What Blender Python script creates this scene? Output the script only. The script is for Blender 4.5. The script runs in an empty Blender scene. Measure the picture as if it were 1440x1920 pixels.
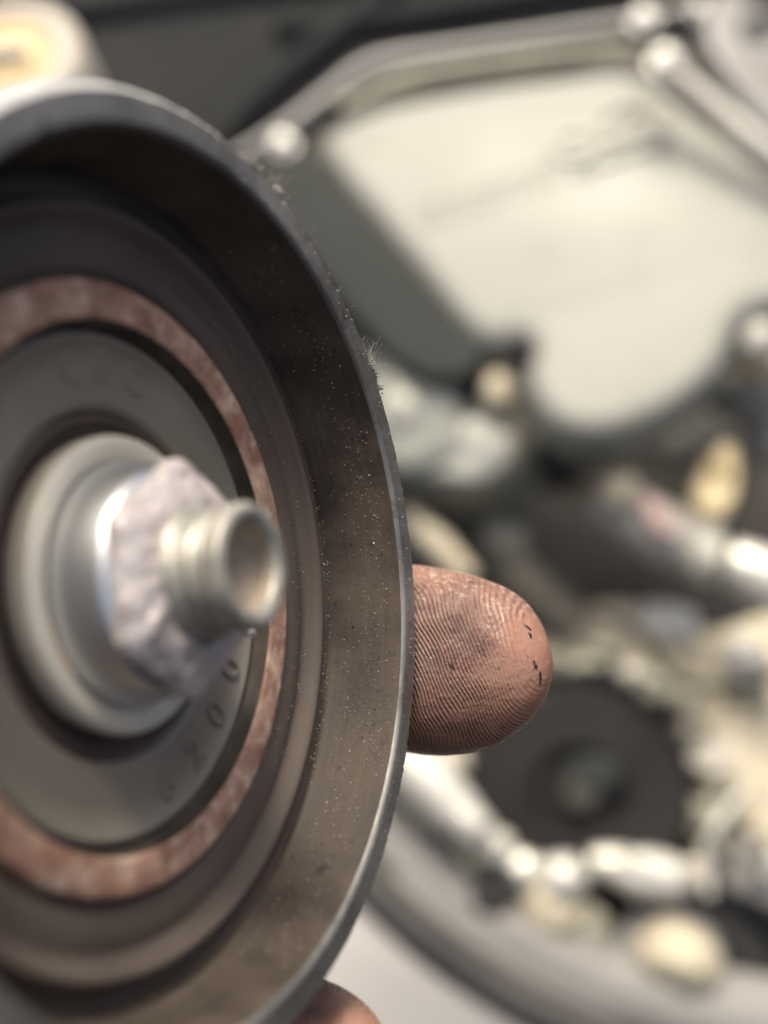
import bpy, bmesh, math, random
from mathutils import Vector, Matrix, noise
random.seed(7)
R = math.radians
sc = bpy.context.scene
col = sc.collection
MM = 0.001

# ------------------------------------------------------------------ camera, sky, sun, exposure
PITCH = 35.0
FPX = 2400.0                      # focal length in pixels of the 1440 x 1920 frame
cam_d = bpy.data.cameras.new('camera'); cam = bpy.data.objects.new('camera', cam_d); col.objects.link(cam)
cam.location = (0, 0, 1.25); cam.rotation_euler = (R(90 - PITCH), 0, 0)
cam_d.sensor_fit = 'VERTICAL'; cam_d.sensor_height = 36.0; cam_d.sensor_width = 27.0
cam_d.lens = FPX / 1920 * 36.0
cam_d.clip_start = 0.01; cam_d.clip_end = 50
cam_d.dof.use_dof = True; cam_d.dof.focus_distance = 0.1375
cam_d.dof.aperture_fstop = cam_d.lens / 4.4
sc.camera = cam
CAM = Matrix.Translation(cam.location) @ Matrix.Rotation(R(90 - PITCH), 4, 'X')

SUN_CAM = Vector((-0.075, 0.867, 0.464)).normalized()       # towards the sun, seen from the camera
sun_w = (CAM.to_3x3() @ SUN_CAM).normalized()
elev = math.asin(sun_w.z); azim = math.atan2(sun_w.x, sun_w.y)
w = bpy.data.worlds.new('World'); sc.world = w; w.use_nodes = True
nt = w.node_tree; bg = nt.nodes['Background']
sky = nt.nodes.new('ShaderNodeTexSky'); sky.sky_type = 'NISHITA'; sky.sun_disc = False
sky.sun_elevation = elev; sky.sun_rotation = azim
sky.air_density = 0.6; sky.dust_density = 7.0; sky.ozone_density = 0.0
nt.links.new(sky.outputs[0], bg.inputs[0]); bg.inputs[1].default_value = 0.15
sd = bpy.data.lights.new('sun', 'SUN'); so = bpy.data.objects.new('sun', sd); col.objects.link(so)
sd.energy = 1.55; sd.angle = R(10); sd.color = (1, 0.965, 0.91)
so.rotation_euler = sun_w.to_track_quat('Z', 'Y').to_euler()
vs = sc.view_settings; vs.view_transform = 'Standard'; vs.look = 'None'; vs.exposure = 0.66; vs.gamma = 1
vs.use_white_balance = True; vs.white_balance_temperature = 7100; vs.white_balance_tint = 6

# ------------------------------------------------------------------ materials
def mat(name, c1, c2=None, rough=0.5, metal=0.0, scale=60, bump=0.0, bscale=None, rvar=0.0, detail=6, spec=0.5,
        lo=0.35, hi=0.65, coat=0.0, sss=0.0):
    m = bpy.data.materials.new(name); m.use_nodes = True
    n = m.node_tree.nodes; l = m.node_tree.links; p = n['Principled BSDF']
    tc = n.new('ShaderNodeTexCoord')
    nz = n.new('ShaderNodeTexNoise'); nz.inputs['Scale'].default_value = scale; nz.inputs['Detail'].default_value = detail
    l.new(tc.outputs['Object'], nz.inputs['Vector'])
    cr = n.new('ShaderNodeValToRGB'); cr.color_ramp.elements[0].position = lo; cr.color_ramp.elements[1].position = hi
    cr.color_ramp.elements[0].color = (*c1, 1); cr.color_ramp.elements[1].color = (*(c2 or c1), 1)
    l.new(nz.outputs['Fac'], cr.inputs['Fac']); l.new(cr.outputs['Color'], p.inputs['Base Color'])
    p.inputs['Metallic'].default_value = metal; p.inputs['Roughness'].default_value = rough
    p.inputs['Specular IOR Level'].default_value = spec; p.inputs['Coat Weight'].default_value = coat
    if rvar:
        mr = n.new('ShaderNodeMapRange'); mr.inputs['To Min'].default_value = max(0.02, rough - rvar)
        mr.inputs['To Max'].default_value = min(1, rough + rvar)
        mr.inputs['From Min'].default_value = 0.3; mr.inputs['From Max'].default_value = 0.7
        l.new(nz.outputs['Fac'], mr.inputs['Value']); l.new(mr.outputs[0], p.inputs['Roughness'])
    if bump:
        b = n.new('ShaderNodeBump'); b.inputs['Strength'].default_value = 1.0; b.inputs['Distance'].default_value = bump * MM
        nb = n.new('ShaderNodeTexNoise'); nb.inputs['Scale'].default_value = bscale or scale * 6; nb.inputs['Detail'].default_value = 6
        l.new(tc.outputs['Object'], nb.inputs['Vector']); l.new(nb.outputs['Fac'], b.inputs['Height'])
        l.new(b.outputs[0], p.inputs['Normal'])
    return m

def mix_patches(m, c, scale, lo, hi, detail=5, metal=None, rough=None):
    """lay irregular patches of another colour (wear, dust, stains) over a material"""
    n = m.node_tree.nodes; l = m.node_tree.links; p = n['Principled BSDF']
    tc = n.new('ShaderNodeTexCoord'); nz = n.new('ShaderNodeTexNoise')
    nz.inputs['Scale'].default_value = scale; nz.inputs['Detail'].default_value = detail; nz.inputs['Roughness'].default_value = 0.65
    l.new(tc.outputs['Object'], nz.inputs['Vector'])
    mr = n.new('ShaderNodeMapRange'); mr.inputs['From Min'].default_value = lo; mr.inputs['From Max'].default_value = hi
    l.new(nz.outputs['Fac'], mr.inputs['Value'])
    mx = n.new('ShaderNodeMix'); mx.data_type = 'RGBA'
    src = p.inputs['Base Color'].links[0].from_socket
    l.new(mr.outputs[0], mx.inputs['Factor']); l.new(src, mx.inputs[6]); mx.inputs[7].default_value = (*c, 1)
    l.new(mx.outputs[2], p.inputs['Base Color'])
    if metal is not None:
        m2 = n.new('ShaderNodeMapRange'); m2.inputs['To Min'].default_value = p.inputs['Metallic'].default_value; m2.inputs['To Max'].default_value = metal
        l.new(mr.outputs[0], m2.inputs['Value']); l.new(m2.outputs[0], p.inputs['Metallic'])
    return m

def polar_marks(m, sr=2500, st=1.2, dist=.012, tint=.18):
    """fine turning marks that follow the rotation of the part"""
    n = m.node_tree.nodes; l = m.node_tree.links; p = n['Principled BSDF']
    tc = n.new('ShaderNodeTexCoord'); sp = n.new('ShaderNodeSeparateXYZ'); l.new(tc.outputs['Object'], sp.inputs[0])
    def mt(op, a, b):
        x = n.new('ShaderNodeMath'); x.operation = op
        for i, v in enumerate((a, b)):
            if isinstance(v, (int, float)): x.inputs[i].default_value = v
            else: l.new(v, x.inputs[i])
        return x.outputs[0]
    rr = mt('SQRT', mt('ADD', mt('MULTIPLY', sp.outputs[0], sp.outputs[0]), mt('MULTIPLY', sp.outputs[1], sp.outputs[1])), 0)
    th = mt('ARCTAN2', sp.outputs[1], sp.outputs[0])
    cb = n.new('ShaderNodeCombineXYZ'); l.new(mt('MULTIPLY', rr, sr), cb.inputs[0]); l.new(mt('MULTIPLY', th, st), cb.inputs[1]); l.new(mt('MULTIPLY', sp.outputs[2], sr), cb.inputs[2])
    nz = n.new('ShaderNodeTexNoise'); nz.inputs['Scale'].default_value = 1.0; nz.inputs['Detail'].default_value = 3; l.new(cb.outputs[0], nz.inputs['Vector'])
    b = n.new('ShaderNodeBump'); b.inputs['Distance'].default_value = dist * MM; l.new(nz.outputs['Fac'], b.inputs['Height'])
    if p.inputs['Normal'].links: l.new(p.inputs['Normal'].links[0].from_socket, b.inputs['Normal'])
    l.new(b.outputs[0], p.inputs['Normal'])
    hs = n.new('ShaderNodeHueSaturation'); l.new(p.inputs['Base Color'].links[0].from_socket, hs.inputs['Color'])
    l.new(mt('ADD', mt('MULTIPLY', nz.outputs['Fac'], tint * 4), 1 - tint * 2), hs.inputs['Value']); l.new(hs.outputs[0], p.inputs['Base Color'])
    return m

M = {}
M['rim_face'] = mat('worn_steel_edge', (.15, .148, .144), (.25, .247, .24), .40, .5, 90, .03, 900, .1)
mix_patches(M['rim_face'], (.08, .075, .07), 260, .58, .72)
M['rim_wall'] = mat('dusty_dark_steel', (.040, .030, .0245), (.082, .063, .050), .66, .05, 170, .05, 1500, .12)
mix_patches(M['rim_wall'], (.022, .018, .016), 420, .60, .70)
M['belt_face'] = mat('polished_belt_track', (.55, .54, .52), (.72, .71, .69), .30, .45, 90, .02, 1200, .08)
M['web'] = mat('dark_brown_pressed_steel', (.078, .060, .050), (.108, .084, .070), .74, .0, 60, .03, 900, .08)
mix_patches(M['web'], (.12, .10, .075), 300, .64, .80)
M['rust'] = mat('rusted_race', (.26, .135, .098), (.40, .24, .18), .75, .1, 260, .10, 1200, .1, lo=.38, hi=.62)
mix_patches(M['rust'], (.58, .44, .34), 380, .47, .68)
mix_patches(M['rust'], (.10, .045, .03), 600, .60, .72)
polar_marks(M['rim_wall'], 1800, 3, .02, .16); polar_marks(M['web'], 1500, 1.5, .02, .10); polar_marks(M['rust'], 1100, 9, .04, .16)
polar_marks(M['rim_face'], 2200, 4, .02, .15); polar_marks(M['belt_face'], 3000, 4, .015, .12)
M['groove'] = mat('grimy_groove', (.030, .024, .020), (.060, .048, .036), .7, .1, 300, .05, 1500)
M['seal'] = mat('grey_rubber_seal', (.175, .155, .128), (.215, .192, .162), .50, .0, 50, .015, 1500, .06)
M['dark_rubber'] = mat('black_rubber_lip', (.070, .052, .046), (.105, .082, .074), .55, 0, 80, .02, 900)
M['zinc'] = mat('zinc_plated_washer', (.76, .71, .60), (.84, .79, .68), .36, .25, 130, .02, 900, .08)
M['collar'] = mat('bright_steel_collar', (.62, .64, .66), (.74, .76, .78), .35, .9, 60, .006, 700, .04)
M['nut'] = mat('pitted_cast_nut', (.56, .50, .49), (.76, .70, .685), .46, .35, 320, .12, 420, .08)
mix_patches(M['nut'], (.36, .30, .30), 420, .58, .68)
M['thread'] = mat('steel_thread', (.34, .335, .30), (.52, .505, .46), .52, .6, 300, .04, 700, .08)
M['bore'] = mat('tan_bore', (.30, .25, .195), (.44, .375, .30), .55, .2, 200, .05, 500)
M['glint'] = mat('glint_mirror', (.55, .55, .52), None, .06, 1.0)  # mirror finish of the beads that stand in for bolt highlights
M['dust'] = mat('dust_grain', (.45, .38, .28), (.75, .70, .62), .6, 0, 2000)
M['dust_dark'] = mat('soot_grain', (.012, .010, .010), (.03, .025, .02), .7, 0, 2000)
M['lint'] = mat('grey_lint', (.20, .18, .16), (.42, .39, .35), .8, 0, 900)
# engine bay
M['cover'] = mat('silver_cream_plastic', (.225, .232, .212), (.36, .365, .33), .50, .0, 9, 0, 60, .15, spec=.45, lo=.3, hi=.7)
mix_patches(M['cover'], (.24, .235, .215), 28, .56, .75)
M['cover_lip'] = mat('satin_grey_plastic', (.19, .19, .19), (.27, .27, .265), .40, .2, 12, .1, 60, .08)
M['emblem'] = mat('worn_badge_paint', (.40, .38, .34), (.48, .46, .41), .4, .1, 60)
M['black_plastic'] = mat('charcoal_plastic', (.012, .0135, .015), (.022, .024, .026), .7, 0, 20, .2, 200, .1, spec=.15)
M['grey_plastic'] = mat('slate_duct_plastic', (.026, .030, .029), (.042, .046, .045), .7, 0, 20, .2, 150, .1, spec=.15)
M['chrome'] = mat('bright_bolt_steel', (.55, .55, .53), (.68, .68, .66), .34, .9, 60)
M['alu'] = mat('cream_cast_aluminium', (.46, .41, .30), (.62, .57, .44), .48, .1, 20, .5, 150, .1)
mix_patches(M['alu'], (.30, .27, .21), 45, .55, .72)
M['alu_pale'] = mat('pale_cast_aluminium', (.52, .51, .46), (.70, .69, .63), .35, .2, 25, .3, 120, .1)
M['alu_dim'] = mat('grimy_cast_aluminium', (.19, .185, .15), (.34, .33, .275), .5, .3, 30, .5, 150, .1)
M['alu_green'] = mat('pale_greenish_casting', (.27, .285, .255), (.42, .43, .39), .42, .1, 40, .3, 150, .1)
M['rim_bevel'] = mat('bright_worn_bevel', (.46, .455, .45), (.66, .65, .64), .38, .1, 120, .02, 900)
polar_marks(M['rim_bevel'], 3000, 5, .015, .14)
M['white_pipe'] = mat('bright_alloy_pipe', (.60, .59, .54), (.74, .73, .67), .32, .3, 30)
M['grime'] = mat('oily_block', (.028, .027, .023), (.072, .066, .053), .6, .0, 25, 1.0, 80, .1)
M['black_pulley'] = mat('black_painted_steel', (.010, .010, .011), (.020, .020, .020), .65, .0, 30, spec=.2)
M['brass'] = mat('tan_moulded_plastic', (.62, .50, .29), (.74, .61, .38), .5, 0, 30)
M['grey_hose'] = mat('grey_rubber_hose', (.24, .235, .215), (.36, .35, .325), .5, 0, 30)
M['pink'] = mat('faded_pink_tape', (.42, .30, .28), (.50, .38, .35), .6, 0, 40)
M['frame_grey'] = mat('primer_grey_rail', (.19, .185, .178), (.26, .255, .245), .45, .0, 14, .2, 80)
M['fender'] = mat('silver_grey_paint', (.20, .20, .202), (.235, .235, .237), .32, .25, 5, 0, None, .03, coat=.3)
M['strip'] = mat('black_weatherstrip', (.022, .022, .023), (.045, .044, .043), .55, 0, 30)
M['cap_tan'] = mat('amber_cap', (.62, .46, .24), (.75, .58, .33), .45, 0, 20)
M['beige'] = mat('aged_beige_plastic', (.50, .46, .40), (.60, .56, .48), .5, 0, 20)

# ------------------------------------------------------------------ helpers
def tag(o, label=None, cat=None, group=None, kind=None):
    if label: o['label'] = label
    if cat: o['category'] = cat
    if group: o['group'] = group
    if kind: o['kind'] = kind
    return o

def at(px, py, d):
    """camera-axes point (mm) seen at a pixel of the photograph, d mm away along the view axis"""
    return Vector(((px - 720) / FPX * d, -(py - 960) / FPX * d, -d))

def frame(origin_mm, z=(0, 0, 1), x=(1, 0, 0)):
    """world matrix of a frame given in the camera's axes (millimetres)"""
    z = Vector(z).normalized(); x = Vector(x); x = (x - z * x.dot(z)).normalized(); y = z.cross(x)
    m = Matrix((x, y, z)).transposed().to_4x4(); m.translation = Vector(origin_mm) * MM
    return CAM @ m

def thing(name, mtx, label, cat, group=None):
    o = bpy.data.objects.new(name, None); o.empty_display_size = .01; col.objects.link(o)
    o.matrix_world = mtx
    return tag(o, label, cat, group)

def build(name, bm, m, parent=None, mtx=None, smooth=35, kind=None):
    me = bpy.data.meshes.new(name)
    bmesh.ops.recalc_face_normals(bm, faces=bm.faces)
    bmesh.ops.scale(bm, vec=(MM, MM, MM), verts=bm.verts)
    bm.to_mesh(me); bm.free()
    for p in me.polygons: p.use_smooth = True
    if smooth: me.set_sharp_from_angle(angle=R(smooth))
    for mm_ in (m if isinstance(m, (list, tuple)) else [m]): me.materials.append(mm_)
    o = bpy.data.objects.new(name, me); col.objects.link(o)
    if parent: o.parent = parent
    elif mtx is not None: o.matrix_world = mtx
    if kind: o['kind'] = kind
    return o

def lathe(prof, n=128, bm=None, closed=False, off=(0, 0)):
    bm = bm or bmesh.new(); rings = []
    for r, z in prof:
        if r < 1e-6: rings.append([bm.verts.new((off[0], off[1], z))])
        else: rings.append([bm.verts.new((off[0] + r * math.cos(2 * math.pi * i / n), off[1] + r * math.sin(2 * math.pi * i / n), z)) for i in range(n)])
    pairs = list(zip(rings, rings[1:]))
    if closed: pairs.append((rings[-1], rings[0]))
    for a, b in pairs:
        for i in range(n):
            j = (i + 1) % n
            if len(a) == 1 and len(b) == 1: continue
            if len(a) == 1: bm.faces.new((a[0], b[i], b[j]))
            elif len(b) == 1: bm.faces.new((a[i], b[0], a[j]))
            else: bm.faces.new((a[i], b[i], b[j], a[j]))
    return bm

def spline(pts, k=10):
    P = [Vector(p) for p in pts]; P = [P[0] * 2 - P[1]] + P + [P[-1] * 2 - P[-2]]; out = []
    for i in range(1, len(P) - 2):
        a, b, c, d = P[i - 1:i + 3]
        for s in range(k):
            t = s / k
            out.append(.5 * ((2 * b) + (c - a) * t + (2 * a - 5 * b + 4 * c - d) * t * t + (3 * b - a - 3 * c + d) * t ** 3))
    out.append(P[-2]); return out

def tube(pts, rad, n=20, bm=None, k=8, smooth_path=True):
    """tube swept along a path; rad is a number or one radius per control point"""
    bm = bm or bmesh.new()
    if not isinstance(rad, (list, tuple)): rad = [rad] * len(pts)
    if smooth_path and len(pts) > 1:
        q = spline([(*p, ) for p in pts], k); rr = [v.x for v in spline([(r, 0, 0) for r in rad], k)]
    else: q = [Vector(p) for p in pts]; rr = list(rad)
    up = Vector((0.13, 0.31, .94)); rings = []
    for i, p in enumerate(q):
        t = (q[min(i + 1, len(q) - 1)] - q[max(i - 1, 0)]).normalized()
        a = (up - t * up.dot(t)).normalized(); b = t.cross(a); up = a
        rings.append([bm.verts.new(p + (a * math.cos(2 * math.pi * j / n) + b * math.sin(2 * math.pi * j / n)) * max(rr[i], .01)) for j in range(n)])
    for A, B in zip(rings, rings[1:]):
        for j in range(n): bm.faces.new((A[j], A[(j + 1) % n], B[(j + 1) % n], B[j]))
    bm.faces.new(rings[0][::-1]); bm.faces.new(rings[-1])
    return bm

def lump(cx, cy, cz, sx, sy, sz, e=1.0, bm=None, nz=0.0, seed=0, u=32, v=18):
    """rounded casting lump: superellipsoid with a little unevenness"""
    bm = bm or bmesh.new()
    def sg(x, p): return math.copysign(abs(x) ** p, x)
    rows = []
    for i in range(v + 1):
        ph = -math.pi / 2 + math.pi * i / v; row = []
        if i in (0, v): rows.append([bm.verts.new((cx, cy, cz + sz * (-1 if i == 0 else 1)))]); continue
        for j in range(u):
            th = 2 * math.pi * j / u
            d = Vector((sg(math.cos(ph), e) * sg(math.cos(th), e), sg(math.cos(ph), e) * sg(math.sin(th), e), sg(math.sin(ph), e)))
            if nz: d *= 1 + nz * noise.noise(d * 1.7 + Vector((seed, seed * 2.1, 0)))
            row.append(bm.verts.new((cx + d.x * sx, cy + d.y * sy, cz + d.z * sz)))
        rows.append(row)
    for A, B in zip(rows, rows[1:]):
        for j in range(u):
            k = (j + 1) % u
            if len(A) == 1: bm.faces.new((A[0], B[k], B[j]))
            elif len(B) == 1: bm.faces.new((A[j], A[k], B[0]))
            else: bm.faces.new((A[j], A[k], B[k], B[j]))
    return bm

def hexhead(r, z0, z1, ch=.8, bm=None, off=(0, 0), n=6, a0=0.0, r2=None):
    bm = bm or bmesh.new(); rings = []
    for rr, z in ((r, z0), (r, z1 - ch), (r2 or r * .86, z1)):
        rings.append([bm.verts.new((off[0] + rr * math.cos(a0 + 2 * math.pi * i / n), off[1] + rr * math.sin(a0 + 2 * math.pi * i / n), z)) for i in range(n)])
    for A, B in zip(rings, rings[1:]):
        for j in range(n): bm.faces.new((A[j], A[(j + 1) % n], B[(j + 1) % n], B[j]))
    bm.faces.new(rings[0][::-1]); bm.faces.new(rings[-1])
    return bm

def chaikin(p, k=2):
    for _ in range(k):
        q = []
        for i in range(len(p)):
            a, b = p[i], p[(i + 1) % len(p)]
            q += [(a[0] * .75 + b[0] * .25, a[1] * .75 + b[1] * .25), (a[0] * .25 + b[0] * .75, a[1] * .25 + b[1] * .75)]
        p = q
    return p

def slab(outline, z0, z1, bevel=2.0, k=2, bm=None):
    """plate with rounded outline and rounded upper edge"""
    p = chaikin(outline, k) if k else outline
    A = sum(p[i][0] * p[(i + 1) % len(p)][1] - p[(i + 1) % len(p)][0] * p[i][1] for i in range(len(p)))
    if A < 0: p = p[::-1]
    bm = bm or bmesh.new(); n = len(p)
    nrm = []
    for i in range(n):
        a, b = Vector(p[i - 1]), Vector(p[(i + 1) % n]); d = (b - a).normalized(); nrm.append(Vector((-d.y, d.x)))
    rings = [[bm.verts.new((x, y, z0)) for x, y in p]]
    for s in range(6):
        t = s / 5 * math.pi / 2; ins = bevel * (1 - math.cos(t)); z = z1 - bevel + bevel * math.sin(t)
        rings.append([bm.verts.new((p[i][0] + nrm[i].x * ins, p[i][1] + nrm[i].y * ins, z)) for i in range(n)])
    for A_, B_ in zip(rings, rings[1:]):
        for j in range(n): bm.faces.new((A_[j], A_[(j + 1) % n], B_[(j + 1) % n], B_[j]))
    bm.faces.new(rings[0][::-1]); bm.faces.new(rings[-1])
    return bm

class Plane:
    """a tilted working plane in the place; turns photo pixels into its own 2-D millimetres"""
    def __init__(s, px, py, d, n=(0, 0, 1), x=(1, 0, 0)):
        s.o = at(px, py, d); s.z = Vector(n).normalized(); xx = Vector(x)
        s.x = (xx - s.z * xx.dot(s.z)).normalized(); s.y = s.z.cross(s.x); s.m = frame(s.o, s.z, s.x)
    def __call__(s, px, py, h=0.0):
        r = at(px, py, 1.0); t = (s.o + s.z * h).dot(s.z) / r.dot(s.z); q = r * t - s.o
        return (q.dot(s.x), q.dot(s.y))
    def p3(s, px, py, h=0.0):
        a = s(px, py, h); return (a[0], a[1], h)

# ================================================================== THE PULLEY
C0 = Vector((-14.06, -5.21, -105.0)); NZ = Vector((.8936, .0967, .4382)).normalized(); UX = Vector((.4403, 0, -.8978))
PM = frame(C0, NZ, UX)
pul = thing('idler_pulley', PM, 'dirty dark steel belt pulley with rusty bearing ring held up in front of the engine', 'pulley')

def arc_prof(pts): return pts
def nick(bm):
    for v in bm.verts:
        rr = math.hypot(v.co.x, v.co.y)
        if v.co.z > -1.6 and rr > 36.3:
            e = v.co.normalized(); q = v.co * 1.0
            a = noise.noise(q * .9) * .05 + noise.noise(q * 3.1) * .035
            c = noise.noise(Vector((q.x * 2.3, q.y * 2.3, 4.4))); a -= max(0, c - .42) * .55
            v.co.x += v.co.x / rr * a; v.co.y += v.co.y / rr * a; v.co.z += a * .6
    return bm
rim = lathe([(40.1, -4.2), (40.15, -3.2), (40.1, -2.2), (39.9, -1.2), (39.5, -.5), (39.05, -.1)], 900)
build('rim_edge', nick(rim), M['rim_bevel'], pul, smooth=60)
build('rim_face', nick(lathe([(39.05, -.1), (38.6, -.08), (38.0, -.05), (37.4, -.02), (36.9, .0), (36.6, 0.0), (36.4, -.12), (36.25, -.42)], 900)), M['rim_face'], pul, smooth=60)
build('rim_wall', lathe([(36.25, -.42), (36.0, -2.2), (35.55, -5.0), (35.15, -7.3), (35.0, -7.8), (34.75, -8.7)], 256), M['rim_wall'], pul, smooth=60)
build('belt_track', lathe([(40.1, -4.2), (39.6, -4.8), (38.6, -5.2), (38.55, -22), (39.6, -22.4), (40, -22.8), (40, -24.4), (39.4, -25), (36, -25),
       (35.6, -24.5), (35.2, -14), (34.6, -12.5)], 192), M['belt_face'], pul, smooth=40)
build('web', lathe([(34.75, -8.7), (34.4, -10.0), (33.8, -10.5), (33.1, -10.3), (32.6, -9.0), (32.3, -7.85), (32.05, -7.55), (31.7, -7.5), (31.45, -7.65), (31.2, -7.95), (30.85, -8.5), (30.5, -8.8),
       (30.2, -8.98), (29.8, -8.98), (29.4, -8.85), (28.5, -8.75), (27.1, -8.8), (26.7, -8.95), (26.45, -9.4), (25.95, -9.5)], 256), M['web'], pul, smooth=80)
build('rear_web', lathe([(34.6, -12.5), (30, -12.2), (27, -12.4), (26.2, -17), (23.5, -18), (10, -18), (8, -17)], 96), M['web'], pul, smooth=50)
race = build('bearing_race', lathe([(25.95, -9.5), (25.9, -8.6), (25.6, -8.25), (25.2, -8.2), (22.95, -8.2), (22.65, -8.3), (22.55, -8.42)], 256), M['rust'], pul, smooth=60)
race['label'] = 'orange rusty ring around the grey seal'
build('seal_groove', lathe([(22.55, -8.42), (22.45, -8.8), (22.35, -9.4), (22.0, -9.9), (21.7, -10.1)], 192), M['groove'], pul, smooth=60)
seal = build('bearing_seal', lathe([(21.7, -10.1), (21.6, -9.75), (21.35, -9.6), (21.0, -9.62), (20.9, -9.8), (18.5, -9.85), (15.7, -9.85), (15.35, -9.9), (15.1, -10.2), (14.95, -10.6)], 192), M['seal'], pul, smooth=60)
seal['label'] = 'grey rubber seal with faint moulded characters'
build('inner_lip', lathe([(14.95, -10.6), (14.7, -10.7), (14.5, -10.3), (14.2, -10.25), (13.9, -10.9), (12.5, -11.6), (9, -11.6)], 160), M['dark_rubber'], pul, smooth=60)
# --- moulded characters on the seal
def seal_text(chars, a0, da, r, size, depth=.22, seg_r=.19):
    for i, ch in enumerate(chars):
        cu = bpy.data.curves.new('char', 'FONT'); cu.body = ch; cu.size = size * MM; cu.align_x = 'CENTER'; cu.align_y = 'CENTER'
        cu.extrude = depth * MM; cu.bevel_depth = .04 * MM; cu.offset = -.02 * MM
        tmp = bpy.data.objects.new('t', cu); col.objects.link(tmp)
        dg = bpy.context.evaluated_depsgraph_get(); me = bpy.data.meshes.new_from_object(tmp.evaluated_get(dg))
        bpy.data.objects.remove(tmp)
        a = a0 + da * i
        rot = Matrix.Translation((r * math.cos(a) * MM, r * math.sin(a) * MM, -9.85 * MM)) @ Matrix.Rotation(a + math.pi / 2, 4, 'Z')
        me.transform(rot); me.materials.clear(); me.materials.append(M['seal'])
        o = bpy.data.objects.new('moulded_character', me); col.objects.link(o); o.parent = seal
seal_text('620020', R(-75), R(15.5), 18.6, 4.5)
def top_text(chars, a0, da, r, size):
    for i, ch in enumerate(chars):
        cu = bpy.data.curves.new('char', 'FONT'); cu.body = ch; cu.size = size * MM; cu.align_x = 'CENTER'; cu.align_y = 'CENTER'
        cu.extrude = .12 * MM; cu.bevel_depth = .04 * MM
        tmp = bpy.data.objects.new('t', cu); col.objects.link(tmp)
        dg = bpy.context.evaluated_depsgraph_get(); me = bpy.data.meshes.new_from_object(tmp.evaluated_get(dg))
        bpy.data.objects.remove(tmp); a = a0 - da * i
        me.transform(Matrix.Translation((r * math.cos(a) * MM, r * math.sin(a) * MM, -9.85 * MM)) @ Matrix.Rotation(a - math.pi / 2, 4, 'Z'))
        me.materials.clear(); me.materials.append(M['seal'])
        o = bpy.data.objects.new('moulded_character', me); col.objects.link(o); o.parent = seal
top_text('CBC', R(102), R(13), 18.6, 4.0)

# --- bolt, collar, nut and hollow threaded end (leans very slightly upwards)
LEAN = (0.0, 0.5)
build('flange_washer', lathe([(9.0, -11.6), (12.3, -11.2), (12.65, -10.0), (12.72, -8.8), (12.6, -8.35), (12.3, -8.15), (11.9, -8.1), (11.1, -8.15), (10.7, -8.4), (10.2, -8.9)], 160), M['zinc'], pul, smooth=80)
collar = build('collar', lathe([(10.0, -9.0), (10.3, -8.5), (10.42, -8.05), (10.38, -7.6), (10.2, -6.4), (9.7, -4.2), (9.5, -3.7), (9.2, -3.4), (8.6, -3.2)], 160), M['collar'], pul, smooth=80)
def pitted_nut():
    bm = bmesh.new(); NR = 34; NA = 168; rings = []
    for i in range(NR):
        t = i / (NR - 1); ring = []
        for j in range(NA):
            a = 2 * math.pi * j / NA
            h = ((a + R(30)) % (math.pi / 3)) - math.pi / 6
            hexr = 8.85 / math.cos(h); hexr = min(hexr, 9.95)
            # side (t<.18), chamfer slope, inner shoulder
            if t < .15: rr = hexr; z = -3.6 + (t / .15) * 1.2
            else:
                s = (t - .15) / .85
                rr = hexr + (5.0 - hexr) * s; z = -2.4 + 1.35 * math.sin(min(1, s * 1.25) * math.pi / 2)
            v = Vector((rr * math.cos(a), rr * math.sin(a), z))
            f = noise.noise(v * .55) * .30 + noise.noise(v * 1.35 + Vector((5, 1, 2))) * .17
            pit = noise.noise(v * .95 + Vector((9, 3, 7))); f -= max(0, pit - .34) * 1.2
            if t < .05: f = 0
            v += Vector((math.cos(a) * .3, math.sin(a) * .3, 1)) * f * .72
            v.x += LEAN[0] * t * .5; v.y += LEAN[1] * t * .5
            ring.append(bm.verts.new(v))
        rings.append(ring)
    for A, B in zip(rings, rings[1:]):
        for j in range(NA): bm.faces.new((A[j], A[(j + 1) % NA], B[(j + 1) % NA], B[j]))
    return bm
nut = build('hex_nut', pitted_nut(), M['nut'], pul, smooth=0)
def threaded():
    bm = bmesh.new(); n = 96; z0, z1, pitch = -3.0, 4.0, 1.3; rows = []; K = 110
    for i in range(K + 1):
        z = z0 + (z1 - z0) * i / K; row = []
        for j in range(n):
            a = 2 * math.pi * j / n
            ph = ((z - z0) / pitch - j / n) % 1.0
            tri = 1 - abs(2 * ph - 1); tri = min(1, max(0, (tri - .12) * 1.45))
            r = 4.82 + .26 * tri + 1.5 * max(0, min(1, (.1 - z) / 1.7)) ** 1.4
            if z1 - 2.1 < z < z1 - 1.6: r = 4.72
            if z > z1 - 1.5: r = 5.24 if z < z1 - .2 else 5.1
            if z > z1 - 1.1: r += .05 * noise.noise(Vector((math.cos(a) * 2, math.sin(a) * 2, z)))
            lean = (z + 4.5) / 8.5
            row.append(bm.verts.new((r * math.cos(a) + LEAN[0] * lean, r * math.sin(a) + LEAN[1] * lean, z)))
        rows.append(row)
    for A, B in zip(rows, rows[1:]):
        for j in range(n): bm.faces.new((A[j], A[(j + 1) % n], B[(j + 1) % n], B[j]))
    return bm
th = build('threaded_end', threaded(), M['thread'], pul, smooth=0)
build('bore_lip', lathe([(5.1, 4.0), (4.85, 4.22), (4.3, 4.2), (3.75, 3.9), (3.6, 3.6)], 96, off=(LEAN[0], LEAN[1])), M['thread'], th, smooth=80)
build('bore', lathe([(3.6, 3.6), (3.5, 2.6), (3.2, 1.7), (2.2, 1.15), (0, .9)], 96, off=(LEAN[0], LEAN[1])), M['bore'], th, smooth=50)
_pi = PM.inverted()
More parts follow.
